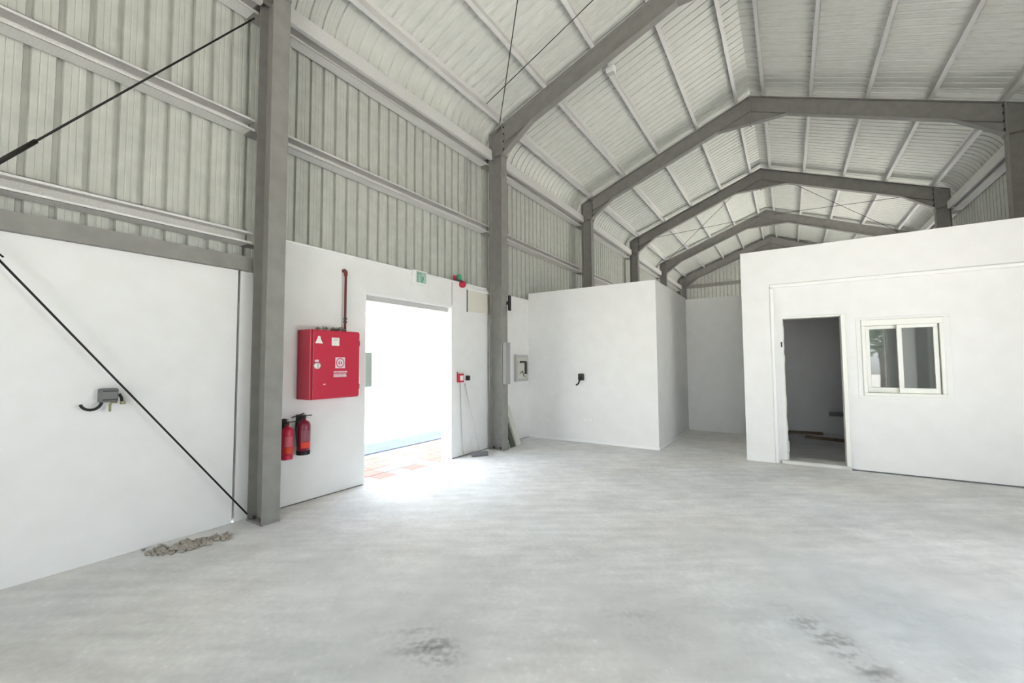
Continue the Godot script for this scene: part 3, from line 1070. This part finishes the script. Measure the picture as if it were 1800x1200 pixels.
	bx(st, Vector3(-0.03, 0.0, -0.14), Vector3(0.03, 0.075, 0.14), 0.01, Transform3D(Basis(Vector3.UP, -0.6), Vector3(0.05, 0, 0)))
	obj("head", st, M.grey_box, sk)
	# boxes on the column at the end of the doorway wall
	st = begin()
	bx(st, Vector3(-4.149, 1.14, -6.195), Vector3(-4.085, 1.87, -6.05), 0.005)
	single("trunking_box", st, M.mid_grey, "tall grey trunking box on the column face", "box")
	st = begin()
	bx(st, Vector3(-4.135, 2.44, -6.265), Vector3(-4.105, 2.71, -6.195), 0.005)
	bx(st, Vector3(-4.149, 2.54, -6.2), Vector3(-4.13, 2.6, -6.17), 0.002)
	single("black_device", st, M.black, "slim black device fixed high behind the column edge", "device")
	# distribution board on the wall past the column
	var db := thing("distribution_board", "open grey distribution board on the white wall past the column", "switchboard", Vector3(-4.49, 1.15, -7.16))
	st = begin()
	bx(st, Vector3(0, 0, -0.24), Vector3(0.05, 0.52, 0.22), 0.005)
	obj("case", st, M.pale_grey, db)
	st = begin()
	bx(st, Vector3(0.05, 0.05, -0.19), Vector3(0.054, 0.46, 0.17), 0.001)
	obj("back_plate", st, M.board, db)
	st = begin()
	for q in [[0.36, 0.40, -0.13, 0.10], [0.14, 0.38, -0.15, -0.08]]:
		bx(st, Vector3(0.054, q[0], q[2]), Vector3(0.075, q[1], q[3]), 0.003)
	obj("breaker_row", st, M.dark_grey, db)
	st = begin(true)
	tube(st, [Vector3(0.065, 0.15, 0.1), Vector3(0.07, 0.2, 0.02), Vector3(0.065, 0.1, -0.04), Vector3(0.065, 0.08, -0.1)], 0.008, 6)
	obj("wiring", st, M.olive, db)
	# boards leaning behind the column
	for b in [[0.0, 0.78, 0.022, "board_dark", "dark edged board leaning against the wall behind the column"], [0.055, 0.76, 0.03, "board", "white board leaning against the wall beside a dark one"]]:
		var lb := begin()
		var lean := Transform3D(Basis(Vector3(0, 0, 1), 0.36), Vector3(-4.17, 0.0, -6.42 - b[0] * 3.4))
		bx(lb, Vector3(-b[2], 0.008, -0.07), Vector3(0, b[1], 0.07), 0.003, lean)
		single("leaning_board", lb, M[b[3]], b[4], "board", "boards leaning behind the column")
	# socket with hanging cable on the corner room
	var s1 := thing("wall_socket", "black socket with dangling cable on the corner room wall", "socket", Vector3(-3.31, 1.17, -7.5))
	st = begin()
	bx(st, Vector3(-0.06, 0, 0), Vector3(0.05, 0.13, 0.06), 0.012)
	obj("box", st, M.dark_grey, s1)
	st = begin(true)
	tube(st, [Vector3(0, 0.07, 0.05), Vector3(0.02, 0.05, 0.10), Vector3(-0.02, -0.02, 0.09), Vector3(-0.05, -0.06, 0.06), Vector3(-0.10, -0.09, 0.05)], 0.014, 8)
	obj("cable", st, M.rubber, s1)
	var s2 := thing("blank_outlet", "faint white blank outlet plate low on the corner room wall", "outlet", Vector3(-3.20, 0.39, -7.5))
	st = begin()
	bx(st, Vector3(-0.11, 0, 0), Vector3(0.11, 0.085, 0.012), 0.003)
	obj("plate", st, M.paint_plain, s2)
	for x in [-0.05, 0.05]:
		st = begin()
		bx(st, Vector3(x - 0.03, 0.02, 0.012), Vector3(x + 0.03, 0.065, 0.015), 0.001)
		obj("insert", st, M.white, s2)
	# outlet box with conduit stub on the braced wall
	var tb := thing("junction_box", "grey junction box with black conduit hook on the wall behind the bracing rod", "junction box", Vector3(-4.49, 1.21, -1.04))
	st = begin()
	bx(st, Vector3(0, 0.01, -0.055), Vector3(0.085, 0.115, 0.05), 0.008)
	obj("box", st, M.grey_box, tb)
	st = begin()
	bx(st, Vector3(0.085, 0.02, -0.048), Vector3(0.093, 0.108, 0.044), 0.003)
	var lid := obj("lid", st, M.grey_box, tb)
	for y in [0.03, 0.095]:
		st = begin()
		bx(st, Vector3(0.09, y - 0.005, -0.045), Vector3(0.095, y + 0.005, 0.04), 0.001)
		obj("ridge", st, M.dark_grey, lid)
	st = begin(true)
	var hook := []
	for k in 11:
		var a := lerpf(0.15, -PI + 0.35, k / 10.0)
		hook.append(Vector3(0.055, 0.025 + sin(a) * 0.068, 0.095 + cos(a + PI) * 0.062))
	tube(st, hook, 0.0105, 8)
	obj("conduit_hook", st, M.black, tb)
	st = begin(true)
	tube(st, [Vector3(0.07, 0.07, -0.06), Vector3(0.07, 0.04, -0.075), Vector3(0.07, 0.0, -0.08)], 0.010, 8)
	obj("plug_lead", st, M.black, tb)
	st = begin(true)
	tube(st, [Vector3(0.07, 0.012, -0.085), Vector3(0.07, -0.012, -0.085)], 0.017, 10)
	tube(st, [Vector3(0.07, 0.008, -0.05), Vector3(0.07, 0.008, -0.02), Vector3(0.07, -0.01, -0.01), Vector3(0.07, -0.062, -0.01)], 0.008, 8)
	obj("tap", st, M.brass, tb, "dull brass tap")
	# floodlight under the purlin
	var fl := thing("floodlight", "small white floodlight under the purlin beside the rafter", "lamp", Vector3(-2.24, 6.17, -6.40))
	st = begin()
	bx(st, Vector3(-0.07, 0.0, -0.055), Vector3(0.07, 0.11, 0.055), 0.012)
	obj("housing", st, M.white, fl)
	st = begin()
	bx(st, Vector3(-0.058, -0.006, -0.043), Vector3(0.058, 0.0, 0.043), 0.002)
	obj("lens", st, M.pale_grey, fl)
	st = begin()
	bx(st, Vector3(-0.14, 0.10, -0.012), Vector3(-0.05, 0.30, 0.012), 0.003)
	obj("bracket", st, M.white, fl)
	# rubble at the foot of the braced wall
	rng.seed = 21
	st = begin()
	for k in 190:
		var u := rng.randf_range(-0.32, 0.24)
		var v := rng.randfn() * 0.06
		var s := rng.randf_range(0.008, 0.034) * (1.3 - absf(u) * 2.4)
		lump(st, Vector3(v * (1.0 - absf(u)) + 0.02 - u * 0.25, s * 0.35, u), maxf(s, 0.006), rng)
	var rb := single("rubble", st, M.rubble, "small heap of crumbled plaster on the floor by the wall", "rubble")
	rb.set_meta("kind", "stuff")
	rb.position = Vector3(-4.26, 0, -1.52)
	# battens and socket in the office
	for b in [[Vector3(0.05, 0.02, -10.75), 0.1, 1.0, "brown timber batten lying along the foot of the office back wall"], [Vector3(0.62, 0.02, -10.1), -0.25, 0.8, "shorter brown timber batten lying askew on the office floor"]]:
		var s := begin()
		bx(s, Vector3(-0.5 * b[2], -0.02, -0.035), Vector3(0.5 * b[2], 0.03, 0.035), 0.004, Transform3D(Basis(Vector3.UP, b[1]), b[0]))
		single("timber_batten", s, M.wood, b[3], "batten", "battens on the office floor")
	var s3 := thing("office_outlet", "grey double outlet low on the office back wall", "outlet", Vector3(0.79, 0.37, -11.0))
	st = begin()
	bx(st, Vector3(-0.12, 0, 0), Vector3(0.12, 0.09, 0.02), 0.004)
	obj("plate", st, M.mid_grey, s3)

func ring_poly(rx: float, ry: float, n: int, a0: float, k: float) -> PackedVector2Array:
	var p := PackedVector2Array()
	for j in n:
		var a := a0 + TAU * j / n
		p.append(Vector2(cos(a) * rx, sin(a) * ry) * k)
	return p

# polygon in (z, y), extruded along x
func prism_zy(st: SurfaceTool, pts: Array, x0: float, x1: float) -> void:
	var p := PackedVector2Array(pts)
	var idx := Geometry2D.triangulate_polygon(p)
	var c := Vector2.ZERO
	for q in pts: c += q / pts.size()
	for k in range(0, idx.size(), 3):
		for x in [x0, x1]:
			tri_out(st, Vector3(x, p[idx[k]].y, p[idx[k]].x), Vector3(x, p[idx[k + 1]].y, p[idx[k + 1]].x), Vector3(x, p[idx[k + 2]].y, p[idx[k + 2]].x), Vector3((x0 + x1) / 2, c.y, c.x))
	for k in p.size():
		var a := p[k]; var b := p[(k + 1) % p.size()]
		quad_out(st, Vector3(x0, a.y, a.x), Vector3(x0, b.y, b.x), Vector3(x1, b.y, b.x), Vector3(x1, a.y, a.x), Vector3((x0 + x1) / 2, c.y, c.x))

# an uneven chunk: a squashed octahedron with jittered corners
func lump(st: SurfaceTool, c: Vector3, s: float, rng: RandomNumberGenerator) -> void:
	var v := []
	for d in [Vector3(1, 0, 0), Vector3(0, 0, 1), Vector3(-1, 0, 0), Vector3(0, 0, -1)]:
		v.append(c + d.rotated(Vector3.UP, rng.randf() * 0.8) * s * rng.randf_range(0.7, 1.4))
	var top := c + Vector3(rng.randf_range(-0.4, 0.4), rng.randf_range(0.5, 1.0), rng.randf_range(-0.4, 0.4)) * s
	var bot := c - Vector3(0, 0.4 * s, 0)
	for k in 4:
		tri_out(st, v[k], v[(k + 1) % 4], top, c)
		tri_out(st, v[k], v[(k + 1) % 4], bot, c)

func extinguisher(at: Vector3, r: float, h: float, body: Material, foot: Material, horn: bool, label: String) -> void:
	var t := thing("fire_extinguisher", label, "extinguisher", at, "wall extinguishers")
	var st := begin(true)
	lathe(st, [Vector2(0, 0), Vector2(r * 0.9, 0), Vector2(r, 0.01), Vector2(r, h - r * 0.8), Vector2(r * 0.92, h - r * 0.4), Vector2(r * 0.65, h - r * 0.1), Vector2(r * 0.32, h), Vector2(r * 0.3, h + 0.03), Vector2(0, h + 0.03)], Vector3.ZERO, 22)
	var b := obj("cylinder", st, body, t)
	st = begin(true)
	lathe(st, [Vector2(r * 1.01, 0.0), Vector2(r * 1.02, 0.045), Vector2(r * 1.0, 0.046)], Vector3.ZERO, 22)
	obj("foot_ring", st, foot, t)
	# instruction label wraps the front
	for q in [[0.40, 0.72, "print_"], [0.2, 0.38, "orange"]]:
		st = begin(true)
		for k in 8:
			var a := lerpf(-0.9, 0.7, k / 8.0); var a2 := lerpf(-0.9, 0.7, (k + 1) / 8.0)
			var rr := r * 1.015
			quad_out(st, Vector3(cos(a) * rr, h * q[0], -sin(a) * rr), Vector3(cos(a2) * rr, h * q[0], -sin(a2) * rr), Vector3(cos(a2) * rr, h * q[1], -sin(a2) * rr), Vector3(cos(a) * rr, h * q[1], -sin(a) * rr), Vector3(0, h * 0.5, 0))
		obj("label", st, (M.label_dull if body == M.maroon else M.label_pink) if q[2] == "print_" else M.orange, b)
	st = begin(true)
	lathe(st, [Vector2(r * 0.3, h + 0.02), Vector2(r * 0.36, h + 0.03), Vector2(r * 0.36, h + 0.06), Vector2(0, h + 0.06)], Vector3.ZERO, 12)
	obj("valve", st, M.bolt, t)
	st = begin()
	bx(st, Vector3(-0.012, h + 0.06, -0.11), Vector3(0.012, h + 0.068, 0.03), 0.002, Transform3D(Basis(Vector3(1, 0, 0), 0.25), Vector3(0, 0.0, 0)))
	bx(st, Vector3(-0.01, h + 0.045, -0.09), Vector3(0.01, h + 0.053, 0.02), 0.002)
	obj("lever", st, M.dark_grey, t)
	st = begin(true)
	if horn:
		tube(st, [Vector3(0.0, h + 0.05, 0.02), Vector3(0.01, h + 0.075, 0.05), Vector3(0.02, h + 0.07, 0.075)], 0.012, 8)
		var hn := obj("hose", st, M.rubber, t)
		st = begin(true)
		tube(st, [Vector3(0.02, h + 0.075, 0.03), Vector3(0.02, h + 0.07, 0.10)], 0.021, 10)
		obj("horn", st, M.black, hn)
	else:
		tube(st, [Vector3(0.0, h + 0.04, 0.03), Vector3(0.02, h + 0.02, 0.075), Vector3(0.02, h - 0.08, 0.092), Vector3(0.02, h - 0.2, 0.085), Vector3(0.02, h - 0.26, 0.075)], 0.009, 8)
		obj("hose", st, M.rubber, t)
	st = begin()
	bx(st, Vector3(-4.49 - at.x, h - 0.06, -0.03), Vector3(-r * 0.6, h - 0.03, 0.03), 0.003)
	bx(st, Vector3(-4.49 - at.x, h - 0.12, -0.04), Vector3(-4.484 - at.x, h + 0.06, 0.04), 0.001)
	obj("bracket", st, M.dark_grey, t)
